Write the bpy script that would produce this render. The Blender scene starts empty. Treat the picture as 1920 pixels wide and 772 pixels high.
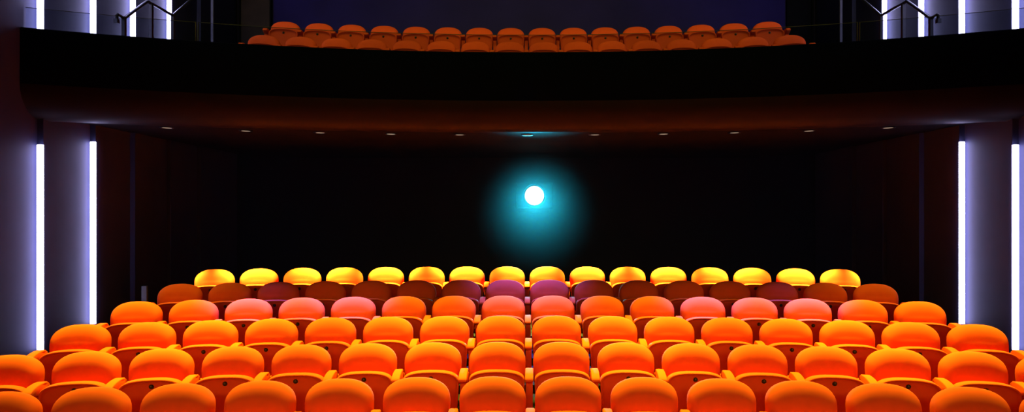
import bpy, math, random
from mathutils import Vector

S = bpy.context.scene
COL = S.collection
ZCAM = 2.07                      # camera height above the floor of the nearest seat row
YC = -11.408                     # centre of the seat-row arcs (behind the camera)
YB = -6.35                       # centre of the balcony-front arc
RB = 14.6                        # radius of the balcony front
W = 5.65                         # half width of the hall
PI = math.pi

# ------------------------------------------------------------------ camera, world, lights
cam = bpy.data.cameras.new('camera')
cam.sensor_width = 36.0
cam.lens = 22.5
cam.shift_x = -21.7 / 1920
cam.shift_y = 9.5 / 1920
cam.clip_start = 0.05
cam_o = bpy.data.objects.new('camera', cam)
COL.objects.link(cam_o)
cam_o.location = (-0.05, 0, ZCAM)
cam_o.rotation_euler = (PI / 2, 0, 0)
S.camera = cam_o

world = bpy.data.worlds.new('world')
S.world = world
world.use_nodes = True
world.node_tree.nodes['Background'].inputs[0].default_value = (0.1, 0.12, 0.5, 1)
world.node_tree.nodes['Background'].inputs[1].default_value = 0.004

S.view_settings.view_transform = 'Standard'
S.view_settings.look = 'None'
S.view_settings.exposure = 0.0
S.view_settings.gamma = 1.0
S.view_settings.use_curve_mapping = False
S.cycles.use_denoising = True
S.cycles.max_bounces = 8
S.cycles.volume_bounces = 0
S.cycles.sample_clamp_indirect = 4.0


def aim(o, target):
    d = Vector(target) - o.location
    o.rotation_euler = d.to_track_quat('-Z', 'Y').to_euler()


def spot(name, loc, target, energy, color, half_deg, blend, radius, parent=None):
    l = bpy.data.lights.new(name, 'SPOT')
    l.energy = energy
    l.color = color
    l.spot_size = math.radians(2 * half_deg)
    l.spot_blend = blend
    l.shadow_soft_size = radius
    o = bpy.data.objects.new(name, l)
    COL.objects.link(o)
    o.location = loc
    aim(o, target)
    return o


def area(name, loc, target, energy, color, sx, sy, spread=180):
    l = bpy.data.lights.new(name, 'AREA')
    l.shape = 'RECTANGLE'
    l.size, l.size_y = sx, sy
    l.energy = energy
    l.color = color
    l.spread = math.radians(spread)
    o = bpy.data.objects.new(name, l)
    COL.objects.link(o)
    o.location = loc
    aim(o, target)
    return o


# house lights hung over the stalls, slightly behind the rows they light
for x in (-3.9, -1.95, 0.0, 1.95, 3.9):
    spot('house_light', (x, 6.7, ZCAM + 4.6), (x * 1.0, 5.75, 0.7), 6200, (1.0, 1.0, 0.04), 19, 0.85, 0.45)
# blue house spots on the third row from the back
for x in (-3.0, -2.0, 2.0, 3.0):
    spot('blue_spot', (x, 7.8, ZCAM + 4.4), (x, 7.08, 1.1), 15000, (0.03, 0.04, 1.0), 6.5, 0.8, 0.1)
spot('blue_spot', (0, 7.85, ZCAM + 4.4), (0, 7.55, 1.15), 11000, (0.08, 0.08, 1.0), 10, 0.9, 0.1)  # added lamp, imitates the projector's glare on the centre seats
# soft fill added over the stage to brighten the balcony seats
area('stage_fill', (0, -0.8, ZCAM + 5.7), (0, 11, ZCAM + 3.6), 34, (1.0, 0.92, 0.12), 8, 0.6, 40)
# small lights over the balcony seats
for x in (-4.0, -2.0, 0.0, 2.0, 4.0):
    spot('balcony_light', (x, 8.3, ZCAM + 5.8), (x * 1.02, 10.4, ZCAM + 2.4), 135, (1.0, 0.9, 0.08), 30, 0.9, 0.3)
# low amber fill added at the stage front to lift the seat fronts
area('low_front_fill', (0, -0.6, ZCAM + 0.9), (0, 5.6, 0.6), 16, (1.0, 0.80, 0.15), 7, 0.4, 42)

# ------------------------------------------------------------------ materials


def principled(name, color, rough=0.6, spec=0.5, noise=None, metallic=0.0, bump=None):
    m = bpy.data.materials.new(name)
    m.use_nodes = True
    nt = m.node_tree
    b = nt.nodes['Principled BSDF']
    b.inputs['Base Color'].default_value = (*color, 1)
    b.inputs['Roughness'].default_value = rough
    b.inputs['Specular IOR Level'].default_value = spec
    b.inputs['Metallic'].default_value = metallic
    if noise or bump:
        tc = nt.nodes.new('ShaderNodeTexCoord')
    if noise:
        scale, amount = noise
        n = nt.nodes.new('ShaderNodeTexNoise')
        n.inputs['Scale'].default_value = scale
        n.inputs['Detail'].default_value = 4
        nt.links.new(tc.outputs['Object'], n.inputs['Vector'])
        r = nt.nodes.new('ShaderNodeValToRGB')
        lo = [c * (1 - amount) for c in color]
        hi = [min(1, c * (1 + amount)) for c in color]
        r.color_ramp.elements[0].position = 0.3
        r.color_ramp.elements[1].position = 0.7
        r.color_ramp.elements[0].color = (*lo, 1)
        r.color_ramp.elements[1].color = (*hi, 1)
        nt.links.new(n.outputs['Fac'], r.inputs['Fac'])
        nt.links.new(r.outputs['Color'], b.inputs['Base Color'])
    if bump:
        scale, strength = bump
        n2 = nt.nodes.new('ShaderNodeTexNoise')
        n2.inputs['Scale'].default_value = scale
        nt.links.new(tc.outputs['Object'], n2.inputs['Vector'])
        bp = nt.nodes.new('ShaderNodeBump')
        bp.inputs['Strength'].default_value = strength
        bp.inputs['Distance'].default_value = 0.002
        nt.links.new(n2.outputs['Fac'], bp.inputs['Height'])
        nt.links.new(bp.outputs['Normal'], b.inputs['Normal'])
    return m


def emission(name, color, strength):
    m = bpy.data.materials.new(name)
    m.use_nodes = True
    nt = m.node_tree
    nt.nodes.clear()
    e = nt.nodes.new('ShaderNodeEmission')
    e.inputs[0].default_value = (*color, 1)
    e.inputs[1].default_value = strength
    o = nt.nodes.new('ShaderNodeOutputMaterial')
    nt.links.new(e.outputs[0], o.inputs[0])
    return m


M_CUSHION = principled('orange_upholstery', (0.68, 0.080, 0.026), 0.85, 0.04, noise=(9, 0.05), bump=(600, 0.25))
M_SHELL = principled('orange_shell', (0.60, 0.066, 0.017), 0.7, 0.06, noise=(6, 0.06))
M_ARM = principled('orange_armrest', (0.66, 0.080, 0.018), 0.8, 0.03, noise=(8, 0.05))
M_BOLT = principled('dark_bolt', (0.02, 0.012, 0.012), 0.4, 0.5)
M_FLOOR = principled('dark_carpet', (0.012, 0.011, 0.013), 0.9, 0.2, noise=(40, 0.3), bump=(300, 0.4))
M_SIDE = principled('plum_side_wall', (0.027, 0.029, 0.062), 0.65, 0.2, noise=(2.5, 0.12))
M_BLACK = principled('black_wall', (0.005, 0.005, 0.009), 0.8, 0.1, noise=(3, 0.3))
M_FASCIA = principled('black_balcony_front', (0.0012, 0.0028, 0.012), 0.8, 0.05, noise=(2, 0.25))
M_SOFFIT = principled('dark_soffit', (0.008, 0.008, 0.010), 0.8, 0.04, noise=(2, 0.15))
M_CURL = principled('satin_dark_edge', (0.014, 0.010, 0.010), 0.5, 0.12, noise=(2, 0.1))
M_INDIGO = principled('indigo_back_wall', (0.022, 0.015, 0.15), 0.8, 0.2, noise=(0.8, 0.2))
M_BROWN = principled('brown_door', (0.04, 0.022, 0.016), 0.6, 0.3, noise=(5, 0.2))
M_METAL = principled('dark_rail_metal', (0.010, 0.010, 0.016), 0.35, 0.4, metallic=0.0)
M_PROJ = principled('matt_black_casing', (0.002, 0.002, 0.002), 0.9, 0.02, noise=(4, 0.2))
M_GREY = principled('grey_paint', (0.10, 0.10, 0.10), 0.6, 0.3, noise=(8, 0.1))
M_LED = emission('white_violet_led', (0.55, 0.52, 1.0), 20.0)
M_DOWN = emission('warm_downlight_glass', (1.0, 0.72, 0.5), 0.45)
M_LENS = emission('cyan_white_lens', (0.7, 1.0, 1.0), 4.0)

M_GLASS = bpy.data.materials.new('tinted_glass')
M_GLASS.use_nodes = True
_nt = M_GLASS.node_tree
_nt.nodes.clear()
_t = _nt.nodes.new('ShaderNodeBsdfTransparent')
_t.inputs[0].default_value = (0.84, 0.87, 0.90, 1)
_g = _nt.nodes.new('ShaderNodeBsdfGlossy')
_g.inputs['Roughness'].default_value = 0.03
_f = _nt.nodes.new('ShaderNodeFresnel')
_f.inputs[0].default_value = 1.45
_x = _nt.nodes.new('ShaderNodeMixShader')
_o = _nt.nodes.new('ShaderNodeOutputMaterial')
_nt.links.new(_f.outputs[0], _x.inputs[0])
_nt.links.new(_t.outputs[0], _x.inputs[1])
_nt.links.new(_g.outputs[0], _x.inputs[2])
_nt.links.new(_x.outputs[0], _o.inputs[0])
M_GLASS_EDGE = principled('glass_edge', (0.015, 0.016, 0.02), 0.4, 0.3)

# ------------------------------------------------------------------ mesh helpers


class MB:
    def __init__(self):
        self.v, self.f = [], []

    def loops(self, loops, cap0=True, cap1=True, closed=True):
        n = len(loops[0])
        b = len(self.v)
        for lp in loops:
            self.v += [tuple(p) for p in lp]
        for k in range(len(loops) - 1):
            for i in range(n if closed else n - 1):
                j = (i + 1) % n
                self.f.append((b + k * n + i, b + k * n + j, b + (k + 1) * n + j, b + (k + 1) * n + i))
        if cap0:
            self.f.append(tuple(b + i for i in range(n))[::-1])
        if cap1:
            e = b + (len(loops) - 1) * n
            self.f.append(tuple(e + i for i in range(n)))
        return self

    def box(self, x0, x1, y0, y1, z0, z1):
        a = [(x0, y0), (x1, y0), (x1, y1), (x0, y1)]
        return self.loops([[(x, y, z0) for x, y in a], [(x, y, z1) for x, y in a]])

    def quads(self, pts_rows):
        return self.loops(pts_rows, False, False, closed=False)

    def tube(self, pts, r, n=10):
        pts = [Vector(p) for p in pts]
        L = []
        for i, p in enumerate(pts):
            if i == 0:
                d = pts[1] - p
            elif i == len(pts) - 1:
                d = p - pts[-2]
            else:
                d = (pts[i + 1] - p).normalized() + (p - pts[i - 1]).normalized()
            d.normalize()
            up = Vector((1, 0, 0)) if abs(d.x) < 0.9 else Vector((0, 0, 1))
            a = d.cross(up).normalized()
            c = d.cross(a)
            k = 1.0
            if 0 < i < len(pts) - 1:
                k = 1.0 / max(0.5, abs(d.dot((p - pts[i - 1]).normalized())))
            L.append([p + (a * math.cos(t) + c * math.sin(t)) * r * (1 + (k - 1) * 0.5)
                      for t in [2 * PI * q / n for q in range(n)]])
        return self.loops(L)

    def lathe(self, prof, axis='z', n=24, centre=(0, 0, 0)):
        L = []
        for r, h in prof:
            lp = []
            for q in range(n):
                t = 2 * PI * q / n
                a, b = r * math.cos(t), r * math.sin(t)
                if axis == 'z':
                    p = (a, b, h)
                else:
                    p = (a, -h, b)       # axis points to the stage
                lp.append((p[0] + centre[0], p[1] + centre[1], p[2] + centre[2]))
            L.append(lp)
        return self.loops(L)

    def build(self, name, mat, parent=None, smooth=False, bevel=0):
        me = bpy.data.meshes.new(name)
        me.from_pydata(self.v, [], self.f)
        me.validate()
        import bmesh
        bm = bmesh.new()
        bm.from_mesh(me)
        bmesh.ops.recalc_face_normals(bm, faces=bm.faces)
        if bevel:
            bmesh.ops.bevel(bm, geom=[e for e in bm.edges if e.calc_face_angle(0) > 0.6], offset=bevel,
                            segments=2, affect='EDGES', profile=0.6)
        bm.to_mesh(me)
        bm.free()
        for m in (mat if isinstance(mat, (list, tuple)) else [mat]):
            me.materials.append(m)
        if smooth:
            for p in me.polygons:
                p.use_smooth = True
            if smooth != 'all':
                me.set_sharp_from_angle(angle=math.radians(50))
        o = bpy.data.objects.new(name, me)
        COL.objects.link(o)
        if parent:
            o.parent = parent
        return o


def tag(o, label=None, cat=None, group=None, kind=None):
    if label:
        o['label'] = label
    if cat:
        o['category'] = cat
    if group:
        o['group'] = group
    if kind:
        o['kind'] = kind
    return o


def empty(name, loc=(0, 0, 0), rz=0.0):
    o = bpy.data.objects.new(name, None)
    o.empty_display_size = 0.1
    COL.objects.link(o)
    o.location = loc
    o.rotation_euler = (0, 0, rz)
    return o


def copy_tree(o, parent=None):
    c = o.copy()
    COL.objects.link(c)
    c.parent = parent
    for ch in list(o.children):
        copy_tree(ch, c)
    return c


def arc_y(x, r, yc):
    return yc + math.sqrt(max(0.0, r * r - x * x))


# ------------------------------------------------------------------ the seat rows (radius of arc, drop of cushion top below camera)
TOP = 0.86
ROWS = [  # from the back: name words, look words, radius, drop, seats
    ('rearmost stalls row', 'yellow-lit orange', 20.21, 0.763, 16),
    ('second stalls row from back', 'shadowed orange', 19.38, 0.857, 16),
    ('third stalls row from back', 'pink-tinged orange', 18.55, 0.945, 16),
    ('fourth stalls row from back', 'bright orange', 17.72, 1.035, 16),
    ('second nearest stalls row', 'glowing orange', 16.91, 1.128, 16),
    ('nearest stalls row', 'large orange', 16.07, 1.21, 14),
]
BROWS = [
    ('front balcony row', 'dim orange', 21.79, -2.75, 16),
    ('back balcony row', 'dusky orange', 22.69, -3.23, 16),
]
PITCH = 0.55


def floor_z(drop):
    return ZCAM - drop - TOP


# ------------------------------------------------------------------ setting: floor
XS = [-W - 0.05 + (2 * W + 0.1) * i / 48 for i in range(49)]
steps = []
fr = [r for r in reversed(ROWS)]
prof = [(None, floor_z(fr[0][3]) - 0.0)]
bounds = []
for k, row in enumerate(fr):
    bounds.append((row[2] - 0.50, floor_z(row[3])))
mb = MB()
rows_pts = [[(x, -2.0, bounds[0][1]) for x in XS]]
for k, (r, z) in enumerate(bounds):
    zprev = bounds[k - 1][1] if k else z
    if k:
        rows_pts.append([(x, arc_y(x, r, YC), zprev) for x in XS])
        rows_pts.append([(x, arc_y(x, r, YC), z) for x in XS])
rows_pts.append([(x, 12.6, bounds[-1][1]) for x in XS])
mb.quads(rows_pts)
fl = mb.build('floor', M_FLOOR)
tag(fl, 'dark carpeted stalls floor rising in low curved steps', 'floor', kind='structure')

# ------------------------------------------------------------------ setting: side walls, sawtooth plan, one step per light strip
STEP_Y = [7.37, 8.27, 9.11, 10.04, 10.97]
STEPD = 0.07


def side_wall(s, name, label):
    plan = [(W + 0.0, -1.0), (W, STEP_Y[0])]
    for k, y in enumerate(STEP_Y):
        plan.append((W - STEPD, y))
        y2 = STEP_Y[k + 1] if k + 1 < len(STEP_Y) else 12.62
        plan.append((W, y2))
    outer = [(W + 0.25, 12.62), (W + 0.25, -1.0)]
    poly = [(s * x, y) for x, y in plan + outer]
    m = MB().loops([[(x, y, -0.3) for x, y in poly], [(x, y, ZCAM + 6.0) for x, y in poly]])
    o = m.build(name, M_SIDE)
    return tag(o, label, 'wall', kind='structure')


side_wall(-1, 'wall_left', 'dark plum left side wall of angled upright panels')
side_wall(1, 'wall_right', 'dark plum right side wall of angled upright panels')

BW = 12.5
SOF = 1.045     # soffit height above the camera
m = MB().box(-W - 0.25, W + 0.25, BW, BW + 0.2, -0.3, ZCAM + SOF + 0.35)
tag(m.build('wall_back', M_BLACK), 'black rear wall under the balcony', 'wall', kind='structure')
m = MB().box(-W - 0.25, W + 0.25, BW, BW + 0.2, ZCAM + SOF + 0.35, ZCAM + 6.0)
tag(m.build('wall_upper', M_INDIGO), 'dark indigo rear wall above the balcony seats', 'wall', kind='structure')
m = MB().box(-W - 0.25, W + 0.25, -1.0, BW + 0.2, ZCAM + 6.0, ZCAM + 6.2)
tag(m.build('ceiling', M_BLACK), 'black hall ceiling', 'ceiling', kind='structure')

# ------------------------------------------------------------------ setting: balcony front, soffit and tiers
FT = 2.05       # top of the balcony front above the camera
sect = []       # (setback from front radius, height above camera)
sect += [(0.14, 1.55), (0.14, FT - 0.02), (0.12, FT), (0.02, FT), (0.0, FT - 0.02), (0.0, 1.42)]
curl = [sect[-1]]
for k in range(1, 9):
    a = PI / 2 * k / 8
    curl.append((0.30 * (1 - math.cos(a)), SOF + (1.42 - SOF) * (1 - math.sin(a))))
mb = MB()
XB = [-W - 0.02 + (2 * W + 0.04) * i / 64 for i in range(65)]
mb.loops([[(x, arc_y(x, RB + d, YB), ZCAM + h) for x in XB] for d, h in sect], False, False, closed=False)
mc = MB()
mc.loops([[(x, arc_y(x, RB + d, YB), ZCAM + h) for x in XB] for d, h in curl], False, False, closed=False)
tag(mc.build('balcony_lower_edge', M_CURL, smooth=True), 'dark rounded lower edge of the balcony front', 'balcony edge', kind='structure')
tag(mb.build('balcony_front', M_FASCIA, smooth=True), 'black curved balcony front below the glass panels', 'balcony front', kind='structure')


def soffit_h(x):
    return SOF + 0.07 * max(0.0, (abs(x) - 4.4) / 1.25)


mb = MB()
so_rows = []
for d in (0.30, 0.45, 0.8, 1.5):
    so_rows.append([(x, arc_y(x, RB + d, YB), ZCAM + (SOF if d < 0.31 else soffit_h(x))) for x in XB])
so_rows.append([(x, BW + 0.01, ZCAM + soffit_h(x)) for x in XB])
mb.quads(so_rows)
tag(mb.build('balcony_soffit', M_SOFFIT, smooth=True), 'dark flat underside of the balcony with recessed lights', 'soffit', kind='structure')

zb = [floor_z(r[3]) for r in BROWS]
mb = MB()
tr = [[(x, arc_y(x, RB + 0.14, YB), ZCAM + 1.56) for x in XS],
      [(x, arc_y(x, BROWS[0][2] - 0.50, YC), ZCAM + 1.56) for x in XS],
      [(x, arc_y(x, BROWS[0][2] - 0.50, YC), zb[0]) for x in XS],
      [(x, arc_y(x, BROWS[1][2] - 0.50, YC), zb[0]) for x in XS],
      [(x, arc_y(x, BROWS[1][2] - 0.50, YC), zb[1]) for x in XS],
      [(x, BW + 0.01, zb[1]) for x in XS]]
mb.quads(tr)
tag(mb.build('balcony_floor', M_FLOOR), 'dark stepped balcony floor under two seat rows', 'floor', kind='structure')

# doors in the rear corners of the balcony


def balcony_door(x0, x1, name, mat, label):
    d = empty(name, ((x0 + x1) / 2, BW, zb[1]))
    w = (x1 - x0) / 2
    MB().box(-w, w, -0.05, 0.0, 0, 2.6).build('door_panel', mat, d, bevel=0.006)
    fr_ = MB()
    fr_.box(-w - 0.03, -w, -0.08, 0, 0, 2.63)
    fr_.box(w, w + 0.03, -0.08, 0, 0, 2.63)
    fr_.box(-w - 0.03, w + 0.03, -0.08, 0, 2.6, 2.64)
    fr_.build('door_frame', M_BLACK, d)
    return tag(d, label, 'door', kind='structure')


balcony_door(-5.55, -4.98, 'door_1', M_BROWN, 'dark brown door behind the left end of the balcony rows')
balcony_door(5.10, 5.55, 'door_2', M_BLACK, 'black door behind the right end of the balcony rows')

# ------------------------------------------------------------------ seats
N_OUT = 18


def outline(hw, zt, ah, n, zb_, narrow=0.0):
    """closed outline in x,z: up the left side, over a super-elliptic top, down the right side"""
    pts = []
    r = 0.03
    for k in range(4):
        a = PI / 2 * k / 3
        pts.append((-(hw - narrow) + r * (1 - math.sin(a)), zb_ + r * (1 - math.cos(a)) if k else zb_))
    zs = zt - ah
    for k in range(1, 4):
        t = k / 4
        pts.append((-(hw - narrow * (1 - t)), zb_ + r + (zs - zb_ - r) * t))
    for k in range(N_OUT + 1):
        t = PI - PI * k / N_OUT
        c, s_ = math.cos(t), math.sin(t)
        pts.append((math.copysign(abs(c) ** (2 / n), c) * hw if abs(c) > 1e-6 else 0.0, zs + ah * max(0.0, s_) ** (2 / n)))
    left = pts[:7]
    for x, z in reversed(left):
        pts.append((-x, z))
    return pts


def inset(pts, y, dx, dz, hw, z0, z1):
    zc, hh = (z0 + z1) / 2, (z1 - z0) / 2
    return [(x * (1 - dx / hw), -y, zc + (z - zc) * (1 - dz / hh)) for x, z in pts]


def make_back_cushion(parent):
    hw, z0, z1 = 0.243, 0.50, TOP
    o = outline(hw, z1, 0.165, 2.35, z0, 0.006)
    L = []
    ry, yc = 0.085, -0.09
    L.append(inset(o, yc - ry, 0.12, 0.13, hw, z0, z1))
    for k in range(0, 15):
        a = -PI / 2 + PI * k / 14
        q = 1 - math.cos(a)
        L.append(inset(o, yc + ry * math.sin(a), 0.07 * q, 0.13 * q, hw, z0, z1))
    for dx, dz, y in ((0.10, 0.145, 0.002), (0.14, 0.155, 0.004), (0.20, 0.17, 0.005)):
        L.append(inset(o, yc + ry + y, dx, dz, hw, z0, z1))
    L = [[(x, y + 0.09 * max(0.0, z - 0.60), z) for x, y, z in lp_] for lp_ in L]   # the back leans
    return MB().loops(L).build('back_cushion', M_CUSHION, parent, smooth='all')


def make_backrest(parent):
    hw, z0, z1 = 0.205, 0.20, 0.775
    o = outline(hw, z1, 0.15, 2.5, z0, 0.02)
    L = [inset(o, y, d, d, hw, z0, z1) for y, d in ((-0.155, 0.02), (-0.163, 0.004), (-0.17, 0), (-0.195, 0), (-0.205, 0.012), (-0.208, 0.05))]
    return MB().loops(L).build('backrest', M_SHELL, parent, smooth=True)


def make_seat(parent):
    hw, z0, z1 = 0.231, 0.285, 0.672
    o = outline(hw, z1, 0.095, 2.7, z0, 0.015)
    prof_ = [(0.075, 0.03), (0.078, 0.006), (0.084, 0.0), (0.146, 0.0), (0.152, 0.004), (0.154, 0.009), (0.151, 0.014), (0.140, 0.018),
             (0.128, 0.026), (0.122, 0.045), (0.119, 0.09), (0.117, 0.14)]
    L = [inset(o, y, d, d, hw, z0, z1) for y, d in prof_]
    seat = MB().loops(L).build('seat', M_SHELL, parent, smooth='all')
    # seat pad on the face folded against the backrest
    o2 = outline(0.225, 0.655, 0.09, 2.7, 0.30, 0.015)
    L = [inset(o2, y, d, d, 0.225, 0.30, 0.655) for y, d in ((0.008, 0.09), (0.010, 0.05), (0.018, 0.02), (0.035, 0.004), (0.06, 0.0), (0.076, 0.004))]
    MB().loops(L).build('seat_cushion', M_CUSHION, seat, smooth='all')
    b = MB().lathe([(0.022, 0.0), (0.022, 0.004), (0.016, 0.006), (0.016, 0.016), (0.012, 0.022), (0.005, 0.024)], axis='y', n=14,
                   centre=(0, -0.116, 0.612))
    b.build('bolt', M_BOLT, seat, smooth=True)
    return seat


def make_armrest(parent, s):
    x0 = s * PITCH / 2
    P = [(-0.08, 0.56), (-0.08, 0.605), (-0.06, 0.634), (-0.03, 0.655), (0.01, 0.664), (0.08, 0.666), (0.14, 0.661), (0.19, 0.651), (0.22, 0.638),
         (0.236, 0.622), (0.234, 0.608), (0.215, 0.598), (0.16, 0.585), (0.08, 0.565), (0.0, 0.548)]
    cy, cz = 0.09, 0.618

    def lp(x, k):
        return [(x0 + x * (0.8 if y < 0 else 1.0), -(cy + (y - cy) * (1 - k * 0.6)), cz + (z - cz) * (1 - k * 3)) for y, z in P]
    L = [lp(-0.034, 0.07), lp(-0.032, 0.025), lp(-0.027, 0), lp(0.027, 0), lp(0.032, 0.025), lp(0.034, 0.07)]
    arm = MB().loops(L).build('armrest', M_ARM, parent, smooth=True)
    Q = [(-0.13, 0.0), (-0.13, 0.60), (0.11, 0.59), (0.125, 0.57), (0.11, 0.45), (0.10, 0.0)]
    L = []
    for x, k in ((-0.029, 0.006), (-0.024, 0), (0.024, 0), (0.029, 0.006)):
        L.append([(x0 + x, -(y * (1 - k * 6)), z if z < 0.01 else z - k) for y, z in Q])
    MB().loops(L).build('side_panel', M_SHELL, arm, smooth=True)
    return arm


proto = empty('theatre_seat')
make_back_cushion(proto)
make_backrest(proto)
make_seat(proto)
make_armrest(proto, -1)
end_tmp = empty('theatre_seat')
end_arm = make_armrest(end_tmp, 1)

ORD = ['leftmost', 'second from the left', 'third from the left', 'fourth from the left', 'fifth from the left', 'sixth from the left',
       'seventh from the left', 'eighth from the left']


def ordinal(i, n):
    if i < n / 2:
        return ORD[i]
    return ORD[n - 1 - i].replace('left', 'right')


used = False


def seat_row(words, look, r, drop, n, group):
    global used
    z = floor_z(drop)
    for i in range(n):
        th = (i - (n - 1) / 2) * PITCH / r
        rr = r - 0.09
        o = proto if not used else copy_tree(proto)
        used = True
        o.location = (rr * math.sin(th), YC + rr * math.cos(th), z)
        o.rotation_euler = (0, 0, -th)
        tag(o, '%s theatre seat, %s in the %s' % (look, ordinal(i, n), words), 'seat', group)
        rows_done.append((o, i == n - 1))


rows_done = []
for words, look, r, drop, n in ROWS:
    seat_row(words, look, r, drop, n, 'orange seats of the ' + words)
for words, look, r, drop, n in BROWS:
    seat_row(words, look, r, drop, n, 'orange seats of the ' + words)
for o, last in rows_done:
    if last:
        copy_tree(end_arm, o)
for ch in list(end_arm.children):
    bpy.data.objects.remove(ch)
bpy.data.objects.remove(end_arm)
bpy.data.objects.remove(end_tmp)

# ------------------------------------------------------------------ light strips in the wall steps
M_HOUSING = principled('strip_housing', (0.25, 0.25, 0.3), 0.5, 0.4)


def light_strip(s, y, z0, z1, label, group):
    d = empty('light_strip', (s * (W - STEPD / 2 + 0.004), y, z0))
    h = z1 - z0
    MB().box(-0.030, 0.030, -0.012, -0.0005, 0, h).build('housing', M_HOUSING, d)
    MB().box(*sorted((0.010 * s, -0.056 * s)), -0.036, -0.012, 0.01, h - 0.01).build('diffuser', M_LED, d, bevel=0.004)
    tag(d, label, 'light strip', group)


for s, side in ((-1, 'left'), (1, 'right')):
    light_strip(s, STEP_Y[0], ZCAM - 1.60, ZCAM + 0.77, 'tall glowing white light strip low on the %s wall, outer one' % side, 'wall light strips beside the stalls')
    light_strip(s, STEP_Y[1], ZCAM - 1.46, ZCAM + 0.90, 'tall glowing white light strip low on the %s wall, inner one' % side, 'wall light strips beside the stalls')
    for k, w in enumerate(('outermost', 'second from outside', 'third from outside', 'innermost')):
        light_strip(s, STEP_Y[k], ZCAM + 1.75, ZCAM + 4.6, 'glowing white light strip on the %s wall above the balcony front, %s' % (side, w),
                    'wall light strips beside the balcony')

# ------------------------------------------------------------------ downlights in the soffit
RD = RB + 0.50
for i in range(11):
    th = (i - 5) * 0.922 / RD
    x, y = RD * math.sin(th), YB + RD * math.cos(th)
    zz = ZCAM + soffit_h(x)
    d = empty('downlight', (x, y, zz))
    MB().lathe([(0.085, 0.0), (0.085, -0.006), (0.075, -0.012), (0.062, -0.010), (0.058, 0.0)], n=20).build('trim_ring', M_METAL, d, smooth=True)
    MB().lathe([(0.057, -0.001), (0.057, -0.006), (0.03, -0.009), (0.01, -0.010)], n=20).build('lamp_glass', M_DOWN, d, smooth=True)
    sp = spot('downlight_beam', (x, y, zz - 0.03), (x, y + 0.08, 0), 5200, (1.0, 0.97, 0.10), 15.5, 0.95, 0.05)
    lab = ['leftmost', 'second from the left', 'third from the left', 'fourth from the left', 'fifth from the left', 'middle',
           'fifth from the right', 'fourth from the right', 'third from the right', 'second from the right', 'rightmost'][i]
    tag(d, 'small round recessed downlight in the balcony underside, %s of the curved line' % lab, 'downlight', 'downlights under the balcony')

# ------------------------------------------------------------------ glass balustrade on the balcony front


def glass_panel(x0, x1, label):
    n = 28
    xs = [x0 + (x1 - x0) * k / n for k in range(n + 1)]
    r0, r1 = RB + 0.064, RB + 0.076
    za, zb_ = ZCAM + FT - 0.0, ZCAM + FT + 0.235
    root = empty('glass_panel', ((x0 + x1) / 2, arc_y((x0 + x1) / 2, RB + 0.07, YB), za))
    ox, oy, oz = root.location

    def P(x, r, z):
        return (x - ox, arc_y(x, r, YB) - oy, z - oz)
    mb_ = MB()
    mb_.loops([[P(x, r0, za), P(x, r1, za), P(x, r1, zb_), P(x, r0, zb_)] for x in xs], cap0=x0 > -W + 0.2, cap1=x1 < W - 0.2)
    mb_.build('glass', M_GLASS, root)
    e = MB()
    e.loops([[P(x, r0 - 0.001, zb_), P(x, r1 + 0.001, zb_), P(x, r1 + 0.001, zb_ + 0.004), P(x, r0 - 0.001, zb_ + 0.004)] for x in xs])
    for xe, xi in ((x0, x0 + 0.006), (x1, x1 - 0.006)):
        if abs(xe) < W - 0.2:
            e.loops([[P(x, r0 - 0.001, za), P(x, r1 + 0.001, za), P(x, r1 + 0.001, zb_), P(x, r0 - 0.001, zb_)] for x in (xe, xi)])
    e.build('polished_edge', M_GLASS_EDGE, root)
    tag(root, label, 'glass panel', 'glass panels along the balcony front')


glass_panel(-W + 0.006, -4.02, 'low clear glass panel on the left end of the balcony front')
glass_panel(-4.0, 4.0, 'long curved clear glass panel along the middle of the balcony front')
glass_panel(4.02, W - 0.006, 'low clear glass panel on the right end of the balcony front')

# ------------------------------------------------------------------ balcony stair handrails
for s, side in ((-1, 'left'), (1, 'right')):
    X = 5.2
    d = empty('handrail', (s * X, 8.25, ZCAM + 1.56))
    oz = -1.56

    def q(y, h):
        return (0, y - 8.25, oz + h)
    MB().tube([q(8.10, 2.40), q(8.10, 2.47), q(8.12, 2.49), q(8.25, 2.48), q(8.76, 2.87), q(9.40, 2.87), q(9.95, 3.30), q(10.6, 3.8), q(11.0, 3.8)], 0.021).build(
        'rail', M_METAL, d, smooth=True)
    for y, h, base in ((8.25, 2.48, 1.56), (8.85, 2.87, 1.56), (9.40, 2.87, 1.56), (10.6, 3.8, zb[0] - ZCAM)):
        MB().box(-0.022, 0.022, y - 8.25 - 0.022, y - 8.25 + 0.022, base + oz, h + oz).build('post', M_METAL, d, bevel=0.003)
    MB().box(-0.025, 0.025, 8.075 - 8.25, 8.125 - 8.25, oz + 2.375, oz + 2.43).build('end_cap', M_METAL, d, bevel=0.004)
    tag(d, 'dark metal stepped handrail on the %s balcony stairs' % side, 'handrail', 'balcony stair handrails')

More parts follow.
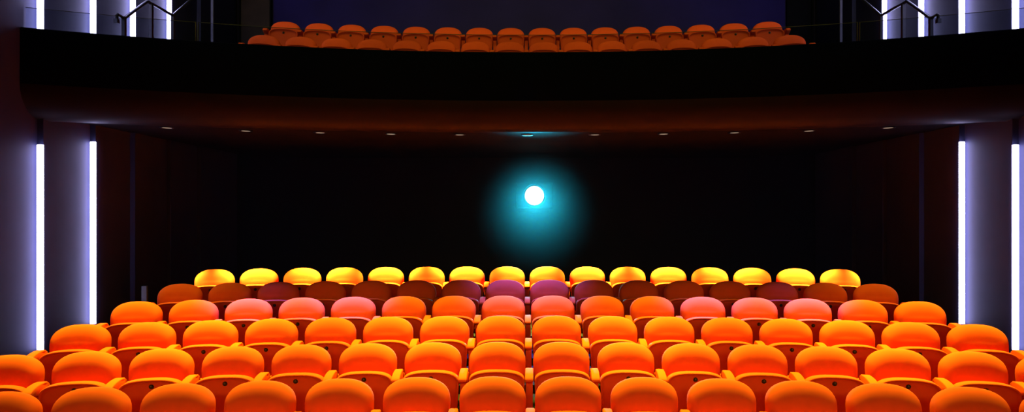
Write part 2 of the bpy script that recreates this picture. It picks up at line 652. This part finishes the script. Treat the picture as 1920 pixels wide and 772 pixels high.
# ------------------------------------------------------------------ projector on the rear wall
LY = 11.65
PX, PZ = -0.05 + (1002 - 981.7) / 1200 * LY, ZCAM + (395 - 366) / 1200 * LY
pr = empty('projector', (PX, LY + 0.08, PZ - 0.26))
b = MB().box(-0.34, 0.34, 0.0, 0.52, 0.02, 0.50)
b.build('body', M_PROJ, pr, bevel=0.025)
MB().lathe([(0.215, -0.02), (0.215, 0.05), (0.20, 0.06), (0.20, 0.09), (0.185, 0.09), (0.18, 0.06)], axis='y', n=36, centre=(0, 0, 0.26)).build('lens_barrel', M_PROJ, pr, smooth=True)
MB().lathe([(0.178, 0.052), (0.17, 0.065), (0.12, 0.078), (0.05, 0.084)], axis='y', n=36, centre=(0, 0, 0.26)).build('lens', M_LENS, pr, smooth=True)
MB().box(-0.28, 0.28, 0.02, 0.77, -0.04, 0.02).build('wall_bracket', M_PROJ, pr, bevel=0.006)
tag(pr, 'dazzling cyan-white projector on the black rear wall below the balcony', 'projector')
spot('projector_beam', (PX, LY - 0.03, PZ), (PX - 0.03, 0, PZ - 1.65), 2600, (0.02, 0.66, 0.95), 25, 1.0, 0.12)

# ------------------------------------------------------------------ small things
gp = empty('guard_post', (-5.23, 8.75, floor_z(ROWS[0][3])))
MB().box(-0.035, 0.035, -0.02, 0.02, 0.01, 0.60).build('post', M_GREY, gp, bevel=0.005)
MB().box(-0.08, 0.08, -0.06, 0.06, 0.0, 0.012).build('base_plate', M_METAL, gp)
tag(gp, 'short dark grey post on the floor left of the rearmost seats', 'post')

# ------------------------------------------------------------------ thin haze added in front of the projector, stands in for lens glare
hm = bpy.data.materials.new('glare_haze')
hm.use_nodes = True
hn = hm.node_tree
hn.nodes.clear()
vs = hn.nodes.new('ShaderNodeVolumeScatter')
vs.inputs['Color'].default_value = (1, 1, 1, 1)
vs.inputs['Density'].default_value = 0.03
vs.inputs['Anisotropy'].default_value = 0.3
ho = hn.nodes.new('ShaderNodeOutputMaterial')
hn.links.new(vs.outputs[0], ho.inputs['Volume'])
hz = MB().box(-W + 0.1, W - 0.1, 9.5, LY - 0.012, floor_z(ROWS[0][3]) + 0.01, ZCAM + SOF - 0.01).build('haze', hm)
tag(hz, 'thin added haze for the cyan glare around the projector', 'haze', kind='stuff')
